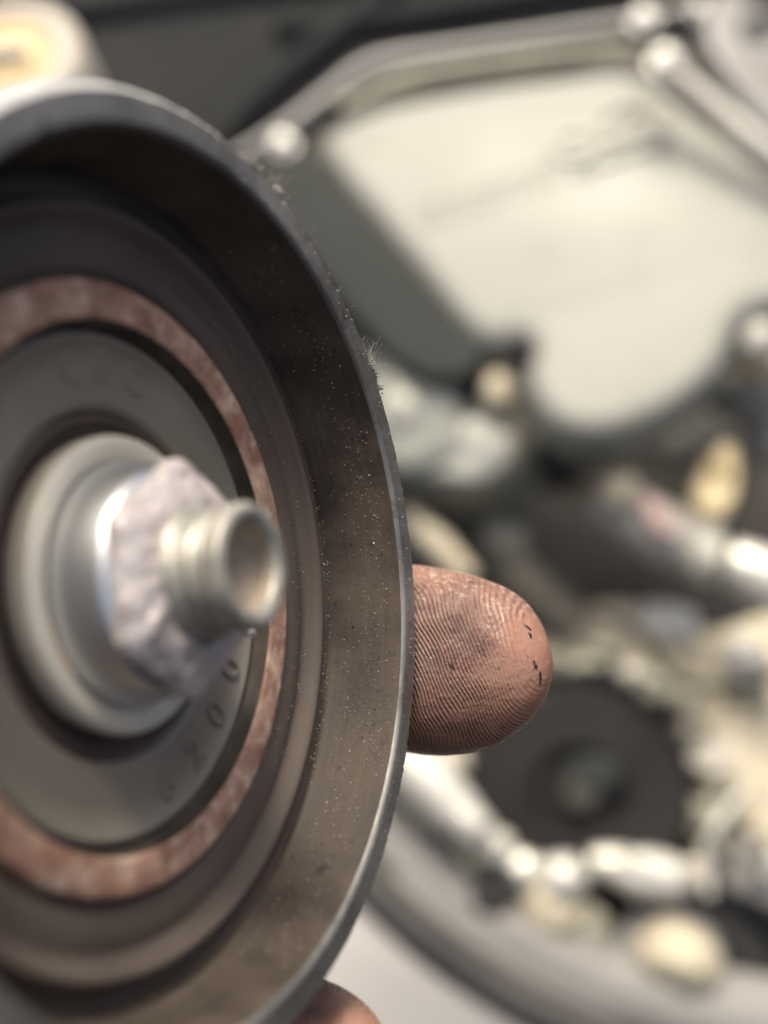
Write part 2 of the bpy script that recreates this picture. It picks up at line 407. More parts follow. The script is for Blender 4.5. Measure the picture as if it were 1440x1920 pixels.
def on_disc(px, py, z):
    """where the sight line through a photo pixel meets a plane across the axle, in pulley millimetres"""
    o_ = (_pi @ (CAM @ Vector((0, 0, 0)))) / MM; d_ = (_pi @ (CAM @ (at(px, py, 100) * MM))) / MM - o_
    return o_ + d_ * ((z - o_.z) / d_.z)
sun_l = (_pi.to_3x3() @ sun_w).normalized(); cam_l = (_pi @ cam.location).normalized(); half = (sun_l + cam_l).normalized()
for (px, py, z_, s_) in ((471, 1188, -2.2, .36), (290, 1332, -8.2, .26), (440, 1200, -2.6, .16)):  # added mirror beads, turned to throw sun glints where bolt edges shine
    c_ = on_disc(px, py, z_); bm = lump(0, 0, 0, s_, s_, s_ * .55, u=20, v=12)
    bmesh.ops.transform(bm, matrix=Matrix.Translation(c_) @ half.to_track_quat('Z', 'Y').to_matrix().to_4x4(), verts=bm.verts)
    build('glint_bead', bm, M['glint'], pul, smooth=0)

# --- grains of dust and soot lying on the wall, the web and the rim
def grains(n, m, name, smin, smax, zones, seed):
    rnd = random.Random(seed); bm = bmesh.new()
    for _ in range(n):
        zn = zones[rnd.randrange(len(zones))]
        t = rnd.random(); (r0, z0), (r1, z1) = zn[0], zn[1]
        a = R(rnd.uniform(zn[2], zn[3])); r = r0 + (r1 - r0) * t; z = z0 + (z1 - z0) * t + .02
        s = rnd.uniform(smin, smax) * (1 if rnd.random() < .93 else 1.5)
        c = Vector((r * math.cos(a), r * math.sin(a), z)); st = rnd.uniform(.7, 2.4)
        vs_ = []
        ax = Vector((rnd.uniform(-1, 1), rnd.uniform(-1, 1), rnd.uniform(-1, 1))).normalized()
        for k in ((1, 1, 1), (1, -1, -1), (-1, 1, -1), (-1, -1, 1)):
            d = Vector(k) * s * .5 * rnd.uniform(.6, 1.2); d += ax * d.dot(ax) * (st - 1); vs_.append(bm.verts.new(c + d))
        for f in ((0, 1, 2), (0, 3, 1), (0, 2, 3), (1, 3, 2)): bm.faces.new([vs_[i] for i in f])
    return build(name, bm, m, pul, smooth=0, kind='stuff')
wall = ((36.0, -1.8), (35.2, -7.0), -75, 62)
grains(1000, M['dust'], 'dust', .03, .09, [wall, wall, wall, ((36.1, -1), (35.6, -4.5), -40, 40), ((34.9, -8.2), (32.2, -7.5), -40, 45), ((31, -8.5), (26.2, -8.9), -50, 60), ((39.0, -.1), (36.9, .0), -60, 60)], 3)
grains(150, M['dust_dark'], 'soot', .06, .16, [wall, wall, ((31, -8.5), (26.2, -8.9), -80, 60), ((25.6, -8.2), (22.8, -8.2), -180, 180)], 5)

# --- lint caught on the rim
def fibres(name, a0, z0, n, L, spread, seed, rad=.022, clump=0):
    rnd = random.Random(seed); bm = bmesh.new()
    for _ in range(n):
        a = R(a0 + rnd.gauss(0, spread)); z = z0 + rnd.gauss(0, .6)
        p = Vector((39.7 * math.cos(a), 39.7 * math.sin(a), z)); er = Vector((math.cos(a), math.sin(a), 0)); et = Vector((-math.sin(a), math.cos(a), 0))
        d = (er * rnd.uniform(.3, 1) + et * rnd.uniform(-.4, 1.2) + Vector((0, 0, rnd.uniform(-.2, .9)))).normalized()
        ln = L * rnd.uniform(.3, 1.1); q = [p.copy()]
        for s in range(5):
            d = (d + Vector((rnd.gauss(0, .22), rnd.gauss(0, .22), rnd.gauss(0, .22))) - er * .10).normalized(); p = p + d * ln / 5; q.append(p.copy())
        tube(q, [rad, rad, rad, rad, rad * .8, rad * .5], n=5, bm=bm, k=2)
    for _ in range(clump):
        a = R(a0 + rnd.gauss(-1.5, spread * .5)); c = Vector((1, 0, 0)); rr = 39.75 + abs(rnd.gauss(0, .22))
        s = rnd.uniform(.04, .13)
        lump(rr * math.cos(a), rr * math.sin(a), z0 + rnd.gauss(0, .35), s, s * 1.3, s, bm=bm, nz=1.0, seed=rnd.random() * 50, u=8, v=6)
    return build(name, bm, M['lint'], pul, smooth=0, kind='stuff')
fibres('lint_tuft', 32, -.8, 70, 2.3, 1.7, 11, rad=.011, clump=150)
fibres('lint_tuft', 29.5, -.8, 30, .9, 1.6, 12, rad=.012, clump=60)
fibres('lint_tuft', 66, -.6, 26, 1.8, 1.3, 14, rad=.014, clump=30)
fibres('lint_tuft', 73, -.5, 16, .9, 2.2, 17, rad=.014, clump=40)
fibres('lint_tuft', 50, -.5, 30, .45, 8, 21, rad=.012)

# ================================================================== THE HAND
def hand():
    nails = []
    HM = PM
    def P(r, t, z): return Vector((r * math.cos(R(t)), r * math.sin(R(t)), z))
    bm = bmesh.new()
    pads = []
    def limb(pts, wd, tk, out, n=28, k=8, cap=1.0):
        """pts centre line, wd/tk half width and half thickness, out = direction the back of the finger faces"""
        q = spline(pts, k); ww = [v.x for v in spline([(a, b, 0) for a, b in zip(wd, tk)], k)]; tt = [v.y for v in spline([(a, b, 0) for a, b in zip(wd, tk)], k)]
        rings = []
        for i, p in enumerate(q):
            t = (q[min(i + 1, len(q) - 1)] - q[max(i - 1, 0)]).normalized()
            o = (out - t * out.dot(t)).normalized(); s = t.cross(o); ring = []
            for j in range(n):
                a = 2 * math.pi * j / n; cx, sx = math.cos(a), math.sin(a)
                cx = math.copysign(abs(cx) ** .92, cx); sx = math.copysign(abs(sx) ** .92, sx)
                ring.append(bm.verts.new(p + s * cx * ww[i] + o * sx * tt[i]))
            rings.append(ring)
        for A, B in zip(rings, rings[1:]):
            for j in range(n): bm.faces.new((A[j], A[(j + 1) % n], B[(j + 1) % n], B[j]))
        bm.faces.new(rings[0][::-1]); bm.faces.new(rings[-1])
    def tip_chain(base, tip, W, T, out, droop=0.0):
        """rounded distal segment: sections shrink along a superellipse towards the tip"""
        pts = []; wd = []; tk = []
        for s in (0, .2, .4, .55, .68, .79, .88, .94, .98, .998):
            p = base.lerp(tip, s); e = max(0.0, (s - .42) / .58)
            f = (1 - e ** 2.35) ** .5
            p = p - out * (droop * e * e)
            pts.append(p); wd.append(W * max(f, .05)); tk.append(T * max((1 - e ** 2.0) ** .5, .05) * (1 if s < .2 else 1.04))
        return pts, wd, tk
    fingers = [  # angle round the pulley, radius of the axis at the tip, tip z, half width, half thickness
        (-11.6, 49.6, 11.4, 10.85, 8.8, 'a'), (-68.5, 51.2, 1.8, 9.6, 8.2, 'b'), (-103, 49.0, 2, 9.0, 7.8, 'c'), (-136, 47.5, -4, 8.0, 7.0, 'd')]
    for (t, rt, zt, W, T, nm) in fingers:
        out = P(1, t, 0)
        tip = P(rt, t - (4.6 if nm == 'a' else 0), zt); dip = P(rt + .6, t, zt - 27); pip = P(rt + 1, t, zt - 52); mcp = P(26, t * .9 - 4, zt - 84 if zt > 0 else -78)
        pts, wd, tk = tip_chain(dip.lerp(tip, .02), tip, W, T, out, droop=1.0)
        limb([mcp, mcp.lerp(pip, .5) + out * 6, pip, dip], [W * 1.12, W * 1.02, W * 1.04, W * .98], [T * 1.25, T * 1.1, T * 1.12, T], out)
        limb(pts, wd, tk, out)
        pads.append((tip.copy(), (tip - dip).normalized(), out.copy(), nm))
        nails.append((tip, (tip - dip).normalized(), out, W, T))
    # thumb on the near side of the pulley
    o = P(1, 158, 0); tt_ = P(50.5, 158, 6); td = P(51.5, 158, -24)
    pts, wd, tk = tip_chain(td, tt_, 11, 9, o, 1.0); limb(pts, wd, tk, o)
    limb([P(40, 170, -84), P(52, 162, -56), td], [14, 12.5, 11], [12, 11, 9.2], o)
    nails.append((tt_, (tt_ - td).normalized(), o, 11, 9))
    # palm and wrist
    limb([P(20, -10, -74), P(6, -60, -86), P(10, -150, -112), P(22, -160, -150), P(34, -160, -215)], [24, 41, 40, 30, 29], [13, 17, 19, 20, 21], Vector((0, .25, -.97)).cross(Vector((1, 0, 0))) * 0 + Vector((.1, .2, -1)), n=40)
    lump(18, 8, -80, 20, 24, 13, bm=bm); lump(-26, 6, -88, 22, 20, 15, bm=bm); lump(0, -30, -82, 26, 20, 13, bm=bm)
    me = bpy.data.meshes.new('hand_raw'); bmesh.ops.recalc_face_normals(bm, faces=bm.faces); bm.to_mesh(me); bm.free()
    tmp = bpy.data.objects.new('tmp', me); col.objects.link(tmp)
    rm = tmp.modifiers.new('r', 'REMESH'); rm.mode = 'VOXEL'; rm.voxel_size = 0.8; rm.use_smooth_shade = True
    sm = tmp.modifiers.new('s', 'SMOOTH'); sm.factor = .6; sm.iterations = 6
    dg = bpy.context.evaluated_depsgraph_get(); me2 = bpy.data.meshes.new_from_object(tmp.evaluated_get(dg)); bpy.data.objects.remove(tmp)
    # finger-pad coordinates for the skin ridges, millimetres; x along the finger, y across, z 1 on the pad
    at_ = me2.attributes.new('pad', 'FLOAT_VECTOR', 'POINT')
    dat = []
    for v in me2.vertices:
        best = None
        for (tip, ax, out, nm) in pads:
            d = v.co - tip; 
            L = d.length
            if best is None or L < best[0]: best = (L, d, ax, out)
        L, d, ax, out = best; side = ax.cross(out)
        c = Vector((0, 0, 0))
        inside = -(d - ax * d.dot(ax)).normalized().dot(out) if L > 1e-6 else 0
        dat += [d.dot(ax), d.dot(side), max(0, min(1, (34 - L) / 8))]
        # gentle unevenness of flesh
    at_.data.foreach_set('vector', dat)
    co = [0.0] * (3 * len(me2.vertices)); me2.vertices.foreach_get('co', co)
    for i in range(0, len(co), 3):
        v = Vector(co[i:i + 3]); f = noise.noise(v * .12) * .35 + noise.noise(v * .45) * .07
        nrm = me2.vertices[i // 3].normal; v += nrm * f; co[i:i + 3] = [v.x * MM, v.y * MM, v.z * MM]
    me2.vertices.foreach_set('co', co); me2.update()
    for p in me2.polygons: p.use_smooth = True
    ob = bpy.data.objects.new('hand', me2); col.objects.link(ob); ob.matrix_world = HM
    tag(ob, 'bare left hand with grease stained fingertips gripping the pulley from behind', 'hand')
    return ob, nails

def skin_mat():
    m = bpy.data.materials.new('greasy_skin'); m.use_nodes = True; n = m.node_tree.nodes; l = m.node_tree.links; p = n['Principled BSDF']
    def N(t, **kw):
        x = n.new(t)
        for k, v in kw.items(): setattr(x, k, v)
        return x
    def mth(op, a, b=None, c=None):
        x = N('ShaderNodeMath', operation=op)
        for i, v in enumerate((a, b, c)):
            if v is None: continue
            if isinstance(v, (int, float)): x.inputs[i].default_value = v
            else: l.new(v, x.inputs[i])
        return x.outputs[0]
    att = N('ShaderNodeAttribute', attribute_name='pad'); sep = N('ShaderNodeSeparateXYZ'); l.new(att.outputs['Vector'], sep.inputs[0])
    tc = N('ShaderNodeTexCoord')
    def nz(scale, detail=4, vec=None, rough=.5):
        x = N('ShaderNodeTexNoise'); x.inputs['Scale'].default_value = scale; x.inputs['Detail'].default_value = detail; x.inputs['Roughness'].default_value = rough
        l.new(vec or tc.outputs['Object'], x.inputs['Vector']); return x
    X, Y, Z = sep.outputs
    # loop-shaped ridges: stretched rings about a core low on the pad
    wx = mth('MULTIPLY', mth('SUBTRACT', nz(110, 1).outputs['Fac'], .5), 3.0)
    wy = mth('MULTIPLY', mth('SUBTRACT', nz(85, 1).outputs['Fac'], .5), 3.0)
    x1 = mth('ADD', mth('ADD', X, 19.0), wx)          # core 15 mm behind the tip
    y1 = mth('ADD', mth('ADD', Y, SIGN_Y * 5.5), wy)
    ca, sa = math.cos(R(SIGN_Y * 120)), math.sin(R(SIGN_Y * 120))
    xr = mth('ADD', mth('MULTIPLY', x1, ca), mth('MULTIPLY', y1, sa))
    yr = mth('SUBTRACT', mth('MULTIPLY', y1, ca), mth('MULTIPLY', x1, sa))
    d = mth('SQRT', mth('ADD', mth('POWER', mth('MULTIPLY', xr, .55), 2), mth('POWER', yr, 2)))
    ph = mth('MULTIPLY', d, 2 * math.pi / .40)
    s = mth('SINE', ph)
    br = nz(2200, 3).outputs['Fac']
    s2 = mth('ADD', s, mth('MULTIPLY', mth('SUBTRACT', br, .5), 2.4))
    fd = N('ShaderNodeMapRange'); fd.interpolation_type = 'SMOOTHSTEP'; fd.inputs['From Min'].default_value = -.6; fd.inputs['From Max'].default_value = -5.0
    l.new(mth('ADD', X, mth('MULTIPLY', mth('SUBTRACT', nz(260, 3).outputs['Fac'], .5), 5.0)), fd.inputs['Value'])
    Z2 = mth('MULTIPLY', Z, mth('ADD', mth('MULTIPLY', fd.outputs[0], .9), .1))
    amp = mth('ADD', mth('MULTIPLY', nz(420, 3).outputs['Fac'], 3.2), -.85)
    s2 = mth('MULTIPLY', s2, amp)
    h = mth('MULTIPLY', s2, Z2)
    # broad grey dirt and dark grime packed in the valleys
    dirt_n = nz(170, 5, rough=.6).outputs['Fac']; dirt_f = nz(900, 4, rough=.7).outputs['Fac']
    # grime is thickest on the middle of the pad
    rad = mth('SQRT', mth('ADD', mth('POWER', mth('ADD', X, 11.0), 2), mth('POWER', mth('ADD', Y, SIGN_Y * -1.5), 2)))
    mid = N('ShaderNodeMapRange'); mid.inputs['From Min'].default_value = 14.0; mid.inputs['From Max'].default_value = 5.0; l.new(rad, mid.inputs['Value'])
    smear = mth('MULTIPLY', mid.outputs[0], mth('ADD', mth('MULTIPLY', dirt_n, 1.9), -.25))
    val = mth('MULTIPLY', mth('MULTIPLY', mth('SUBTRACT', .5, mth('MULTIPLY', s2, .5)), fd.outputs[0]), mth('ADD', mth('MULTIPLY', mid.outputs[0], .65), .35))
    base = N('ShaderNodeMix', data_type='RGBA'); base.inputs[6].default_value = (.41, .195, .138, 1); base.inputs[7].default_value = (.49, .275, .185, 1)
    l.new(nz(120, 4).outputs['Fac'], base.inputs['Factor'])
    c1 = N('ShaderNodeMix', data_type='RGBA'); l.new(base.outputs[2], c1.inputs[6]); c1.inputs[7].default_value = (.170, .105, .100, 1)
    l.new(mth('MULTIPLY', smear, .95), c1.inputs['Factor'])
    c2 = N('ShaderNodeMix', data_type='RGBA'); l.new(c1.outputs[2], c2.inputs[6]); c2.inputs[7].default_value = (.055, .035, .03, 1)
    l.new(mth('MULTIPLY', val, .40), c2.inputs['Factor'])
    fl = N('ShaderNodeMapRange'); fl.inputs['From Min'].default_value = .64; fl.inputs['From Max'].default_value = .70; l.new(dirt_f, fl.inputs['Value'])
    c3 = N('ShaderNodeMix', data_type='RGBA'); l.new(c2.outputs[2], c3.inputs[6]); c3.inputs[7].default_value = (.03, .022, .02, 1)
    l.new(mth('MULTIPLY', fl.outputs[0], mth('MULTIPLY', Z, .8)), c3.inputs['Factor'])
    flk = N('ShaderNodeMapRange'); flk.inputs['From Min'].default_value = .53; flk.inputs['From Max'].default_value = .62; l.new(nz(1300, 5, rough=.75).outputs['Fac'], flk.inputs['Value'])
    upm = N('ShaderNodeMapRange'); upm.inputs['From Min'].default_value = 3.5; upm.inputs['From Max'].default_value = 8.5; l.new(Y, upm.inputs['Value'])
    c4 = N('ShaderNodeMix', data_type='RGBA'); l.new(c3.outputs[2], c4.inputs[6]); c4.inputs[7].default_value = (.72, .60, .48, 1)
    l.new(mth('MULTIPLY', mth('MULTIPLY', flk.outputs[0], upm.outputs[0]), .6), c4.inputs['Factor'])
    l.new(c4.outputs[2], p.inputs['Base Color'])
    p.inputs['Roughness'].default_value = .36; p.inputs['Specular IOR Level'].default_value = .6
    p.inputs['Subsurface Weight'].default_value = .22; p.inputs['Subsurface Radius'].default_value = (1.0, .35, .2); p.inputs['Subsurface Scale'].default_value = .0022
    b = N('ShaderNodeBump'); b.inputs['Distance'].default_value = .00010; b.inputs['Strength'].default_value = .9; l.new(h, b.inputs['Height'])
    b2 = N('ShaderNodeBump'); b2.inputs['Distance'].default_value = .00012; b2.inputs['Strength'].default_value = 1.0
    l.new(nz(1100, 4).outputs['Fac'], b2.inputs['Height']); l.new(b.outputs[0], b2.inputs['Normal']); l.new(b2.outputs[0], p.inputs['Normal'])
    return m
SIGN_Y = 1.0
hand_o, nails = hand()
hand_o.data.materials.clear(); hand_o.data.materials.append(skin_mat())
M['nail'] = mat('fingernail', (.62, .40, .33), (.70, .50, .42), .3, 0, 200)
M['grime_fleck'] = mat('black_grease_fleck', (.012, .010, .011), (.03, .026, .026), .5, 0, 900)
for (tip, ax, out, W, T) in nails:
    side = ax.cross(out); bm = bmesh.new(); g = []
    for i in range(9):
        row = []
        for j in range(11):
            u = (i / 8); a = (j / 10 - .5) * R(112)
            f = (1 - max(0, (u - .55) / .5) ** 2.3 * .35)
            p = tip - ax * (16.0 - 12.0 * u) + side * math.sin(a) * W * .93 * f + out * (math.cos(a) * T * 1.03 - .25 - 2.2 * max(0, u - .45) ** 1.6)
            row.append(bm.verts.new(p))
        g.append(row)
    for A, B in zip(g, g[1:]):
        for j in range(10): bm.faces.new((A[j], A[j + 1], B[j + 1], B[j]))
    r_ = bmesh.ops.extrude_face_region(bm, geom=list(bm.faces))
    for v in r_['geom']:
        if isinstance(v, bmesh.types.BMVert): v.co += out * -.5
    build('fingernail', bm, M['nail'], hand_o, smooth=50)

from mathutils.bvhtree import BVHTree
_bv = BVHTree.FromPolygons([v.co for v in hand_o.data.vertices], [p.vertices[:] for p in hand_o.data.polygons])
_inv = PM.inverted()
def on_hand(px, py):
    o_ = _inv @ (CAM @ Vector((0, 0, 0))); d_ = (_inv @ (CAM @ (at(px, py, 100) * MM))) - o_
    h_ = _bv.ray_cast(o_, d_.normalized()); return (h_[0] / MM, h_[1]) if h_[0] else (None, None)
for (px, py, L_, W_, ang) in ((1003, 1248, .62, .17, -58), (1013, 1266, .5, .14, -75), (1012, 1279, .35, .10, -50), (990, 1177, .45, .13, -40), (994, 1192, .4, .15, -70), (884, 1092, .32, .09, -45),
                              (848, 1250, .35, .07, -65), (845, 1262, .25, .06, -60), (905, 1080, .3, .05, -30), (960, 1108, .4, .04, 20), (870, 1312, .15, .06, 0)):
    c_, n_ = on_hand(px, py)
    if c_ is None: continue
    x_ = Vector((math.cos(R(ang)), 0, 0)); rt = (_inv.to_3x3() @ CAM.to_3x3() @ Vector((math.cos(R(ang)), math.sin(R(ang)), 0))).normalized()
    rt = (rt - n_ * rt.dot(n_)).normalized(); sd_ = n_.cross(rt)
    bm = lump(0, 0, 0, L_ * .8, W_ * 1.1, .06, bm=None, nz=1.8, seed=px * .37 + py, u=14, v=8)
    mt = Matrix((rt, sd_, n_)).transposed().to_4x4(); mt.translation = c_
    bmesh.ops.transform(bm, matrix=mt, verts=bm.verts); build('grease_fleck', bm, M['grime_fleck'], hand_o, smooth=0)

# ================================================================== THE ENGINE BAY BEHIND
# dark oily depth that closes the view between the parts
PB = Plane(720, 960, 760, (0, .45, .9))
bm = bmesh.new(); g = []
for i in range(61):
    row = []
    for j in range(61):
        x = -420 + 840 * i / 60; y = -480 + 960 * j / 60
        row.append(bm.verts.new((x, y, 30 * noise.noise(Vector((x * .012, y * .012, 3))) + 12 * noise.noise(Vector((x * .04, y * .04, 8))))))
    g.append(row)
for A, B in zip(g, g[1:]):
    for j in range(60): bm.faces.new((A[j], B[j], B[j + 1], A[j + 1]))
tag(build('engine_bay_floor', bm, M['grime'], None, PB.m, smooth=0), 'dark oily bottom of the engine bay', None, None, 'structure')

# cowl: charcoal panel across the top
PC = Plane(500, 100, 700, (0.1, .35, .9))
t = thing('cowl_panel', PC.m, 'charcoal plastic panel along the top edge behind the silver engine cover', 'panel')
q = [PC(*p) for p in ((-300, -300), (1700, -300), (1700, 60), (1250, 60), (800, 120), (560, 260), (430, 420), (-300, 600))]
build('panel', slab(q, -6, 2, 3), M['black_plastic'], t)
build('ridge', tube([PC.p3(*p, 4) for p in ((380, 300), (500, 170), (660, 40), (760, -80))], 9), M['black_plastic'], t)
build('ridge', tube([PC.p3(*p, 3) for p in ((120, 30), (400, -10), (900, -60))], 7), M['black_plastic'], t)
build('ridge', tube([PC.p3(*p, 4) for p in ((520, 60), (800, 30), (1150, -30), (1500, -90))], 8), M['black_plastic'], t)

# amber cap in the upper left corner
PA = Plane(10, 110, 560, (-.1, .35, .95))
t = thing('reservoir_cap', PA.m, 'round beige cap with amber centre in the corner above the pulley', 'cap')
build('skirt', lathe([(0, -30), (34, -30), (34, -4), (31, 0), (25, 1.5), (22, 0), (21, -2)], 64), M['beige'], t, smooth=70)
build('centre_disc', lathe([(21, -2), (19, 0), (10, 2), (0, 1)], 64), M['cap_tan'], t, smooth=70)
build('grip_bar', slab([(-12, -3.5), (12, -3.5), (12, 3.5), (-12, 3.5)], 0, 7, 2, 1), M['beige'], t)

# large silver engine cover
PE = Plane(1000, 430, 600, (-.12, .42, .9))
t = thing('engine_cover', PE.m, 'large pale silver plastic engine cover with a moulded badge and rounded lower corner', 'engine cover')
top = [(585, 262), (640, 225), (720, 190), (880, 158), (1040, 138), (1180, 118), (1290, 190), (1440, 312), (1560, 420), (1620, 540), (1500, 560), (1385, 585), (1360, 680), (1290, 745),
       (1210, 790), (1120, 812), (1040, 795), (1000, 745), (985, 690), (1005, 655), (985, 622), (930, 640), (890, 628), (740, 450)]
build('top_plate', slab([PE(*p) for p in top], -28, 0, 9, 2), M['cover'], t, smooth=50)
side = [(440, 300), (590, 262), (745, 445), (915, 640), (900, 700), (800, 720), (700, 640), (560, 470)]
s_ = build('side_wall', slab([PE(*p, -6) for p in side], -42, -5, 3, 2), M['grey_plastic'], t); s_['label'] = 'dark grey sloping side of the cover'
build('rear_lip', tube([PE.p3(*p, -10) for p in ((440, 300), (530, 245), (610, 185), (700, 125), (860, 95), (1020, 70), (1200, 42), (1330, 10))], [4, 4.5, 5, 6, 5, 4.5, 4.5, 4.5]), M['cover_lip'], t)
build('rear_step', tube([PE.p3(*p, -12) for p in ((640, 205), (760, 150), (900, 125), (1060, 105), (1180, 95))], 4.5), M['alu_dim'], t)
# moulded badge: two ovals in a rounded frame and three speed lines
def ring_at(px, py, a, b, rr, h=.4, rot=.35, m='emblem', nm='badge_ring'):
    c = PE(px, py); pts = []
    for i in range(25):
        th_ = 2 * math.pi * i / 24; x = a * math.cos(th_); y = b * math.sin(th_)
        pts.append((c[0] + x * math.cos(rot) - y * math.sin(rot), c[1] + x * math.sin(rot) + y * math.cos(rot), h))
    build(nm, tube(pts, rr, 8, k=2), M[m], t, smooth=0)
ring_at(1078, 275, 9, 8, 2.2); ring_at(1165, 235, 14, 9, 2.4); ring_at(1240, 225, 6, 7, 1.6)
for k in range(3):
    build('moulded_line', tube([PE.p3(790, 385 + k * 18, -.2), PE.p3(920, 342 + k * 18, -.2), PE.p3(1045, 300 + k * 18, -.2)], 1.4, 8), M['emblem'], t, smooth=0)
build('moulded_line', tube([PE.p3(1075, 325, .3), PE.p3(1160, 298, .3), PE.p3(1250, 262, .3)], 1.8, 8), M['cover'], t, smooth=0)
0 and build('crease', tube([PE.p3(800, 470, -1), PE.p3(1050, 440, -1), PE.p3(1300, 400, -1)], 4, 10), M['cover'], t, smooth=0)

def bolt(px, py, d, r, label, n=(-.1, .42, .9), group='bright bolts around the engine cover'):
    pl = Plane(px, py, d, n); t = thing('cover_bolt', pl.m, label, 'bolt', group)
    build('washer', lathe([(0, -3), (r * 1.35, -3), (r * 1.4, -1.6), (r * 1.2, -1), (0, -1)], 32), M['chrome'], t, smooth=60)
    build('head', hexhead(r, -1, r * .75, r * .2), M['chrome'], t, smooth=25)
    build('crown', lump(0, 0, r * .62, r * .74, r * .74, r * .42), M['chrome'], t, smooth=0)
bolt(530, 268, 590, 4.6, 'bright round headed bolt beside the left corner of the silver cover')
bolt(1247, 112, 590, 5.6, 'large bright bolt at the top right corner of the silver cover')
bolt(1208, 34, 600, 5.0, 'bright bolt on the rear lip touching the top edge of the photo')
bolt(1312, 18, 620, 3.6, 'small dull bolt to the right of the rear lip')

# fuel rail at the upper right
PR = Plane(1350, 180, 600, (.1, .4, .9))
t = thing('fuel_rail', PR.m, 'grey metal rail with a pale edge right of the silver cover', 'pipe')
build('rail_tube', tube([PR.p3(1240, 118, 6), PR.p3(1330, 190, 6), PR.p3(1440, 282, 6), PR.p3(1600, 410, 6)], 4.5), M['alu_pale'], t)
build('rail_bracket', slab([PR(*p) for p in ((1290, 30), (1420, -60), (1700, 0), (1700, 400), (1560, 340), (1400, 210))], -10, 2, 4, 2), M['cover_lip'], t)
t = thing('coil_housing', Plane(1400, 40, 640, (.1, .4, .9)).m, 'dark housing in the top right corner', 'housing')
build('body', lump(12, 4, 12, 20, 22, 12, .7, nz=.1), M['black_plastic'], t, smooth=0)
build('plug', lump(-4, -18, 18, 7, 6, 6, .7), M['cover_lip'], t, smooth=0)

# cylinder head casting seen between pulley and cover
PH = Plane(820, 780, 605, (-.25, .35, .9))
t = thing('cylinder_head', PH.m, 'pale greenish cast metal cylinder head between the pulley rim and the silver cover', 'engine part')
build('casting', slab([PH(*p) for p in ((560, 400), (720, 520), (860, 690), (960, 700), (980, 800), (960, 900), (860, 930), (760, 900), (600, 800))], -30, 0, 8, 2), M['alu_dim'], t)
build('polished_boss', lump(*PH.p3(770, 740, 6), 30, 46, 14, nz=.3, seed=3), M['alu_green'], t, smooth=0)
build('polished_boss', lump(*PH.p3(760, 770, 16), 7, 10, 8, nz=.2, seed=9), M['alu_pale'], t, smooth=0)
build('polished_boss', lump(*PH.p3(855, 840, 0), 26, 20, 9, nz=.3, seed=5), M['alu_green'], t, smooth=0)
build('stud', lump(*PH.p3(932, 735, 14), 7, 10, 8, nz=.1, seed=6), M['alu'], t, smooth=0)
build('stud', lump(*PH.p3(948, 640, 12), 9, 8, 8, nz=.1, seed=7), M['alu_dim'], t, smooth=0)
build('clip', lump(*PH.p3(985, 650, 16), 6, 9, 6, nz=.1, seed=7), M['black_plastic'], t, smooth=0)

def blob(name, label, cat, parts, px, py, d, n=(0, .4, .9), group=None):
    pl = Plane(px, py, d, n); t = thing(name, pl.m, label, cat, group)
    for q in parts:
        kind = q[0]
        if kind == 'L':   # lump: part, px, py, half sizes in px, height, mat
            _, pn, x, y, sx, sy, sz, h, m = q[:9]; k = d / FPX; rot = q[9] if len(q) > 9 else 0
            bm = lump(0, 0, 0, sx * k, sy * k, sz, .85, nz=.16, seed=x * .1)
            bmesh.ops.rotate(bm, verts=bm.verts, matrix=Matrix.Rotation(R(rot), 3, 'Z')); c = pl.p3(x, y, h)
            bmesh.ops.translate(bm, verts=bm.verts, vec=c); build(pn, bm, M[m], t, smooth=0)
        elif kind == 'T':  # tube: part, pixel path, radius px or list, height, mat
            _, pn, path, rr, h, m = q; k = d / FPX
            rr = [a * k for a in rr] if isinstance(rr, list) else rr * k
            build(pn, tube([pl.p3(x, y, h) for x, y in path], rr), M[m], t, smooth=50)
        elif kind == 'S':
            _, pn, poly, z0, z1, m = q; build(pn, slab([pl(*p) for p in poly], z0, z1, 4, 2), M[m], t)
        elif kind == 'R':  # lathe standing on the plane
            _, pn, x, y, prof, m = q; c = pl.p3(x, y, 0); bm = lathe(prof, 48, off=(c[0], c[1])); build(pn, bm, M[m], t, smooth=60)
    return t

blob('cream_bracket', 'cream cast bracket at the right edge below the silver cover', 'bracket', [
    ('S', 'plate', [(1385, 420), (1520, 380), (1600, 700), (1400, 700), (1370, 620)], -12, 4, 'alu'),
    ('L', 'boss', 1415, 640, 42, 40, 12, 6, 'alu_pale')], 1410, 560, 600)
blob('hose_clamp_block', 'grey rounded block with a dark underside right below the cream bracket', 'engine part', [
    ('L', 'block', 1400, 760, 60, 45, 12, 0, 'grey_hose', -30), ('L', 'foot', 1350, 745, 40, 20, 10, -6, 'alu_dim', -30), ('L', 'cap', 1440, 830, 45, 50, 14, 0, 'cover_lip')], 1400, 780, 640)
blob('wiring_connector', 'tan plastic connector right of the grey hose', 'connector', [
    ('S', 'shell', [(1290, 920), (1330, 850), (1375, 830), (1385, 930), (1350, 980), (1300, 960)], -14, 6, 'brass'),
    ('L', 'latch', 1352, 870, 16, 26, 5, 8, 'brass', 10), ('T', 'lead', [(1340, 960), (1335, 1020), (1310, 1060)], 16, -4, 'grey_hose')], 1335, 910, 590)
blob('coolant_hose', 'thick grey hose with a pale open end and faded pink tape', 'hose', [
    ('T', 'hose', [(1120, 930), (1190, 965), (1260, 1010), (1330, 1040)], [52, 56, 56, 44], 0, 'grey_hose'),
    ('L', 'end_cap', 1165, 925, 34, 32, 10, 12, 'alu'), ('T', 'tape', [(1205, 935), (1235, 975), (1255, 1005)], [18, 22, 18], 14, 'pink')], 1200, 960, 590)
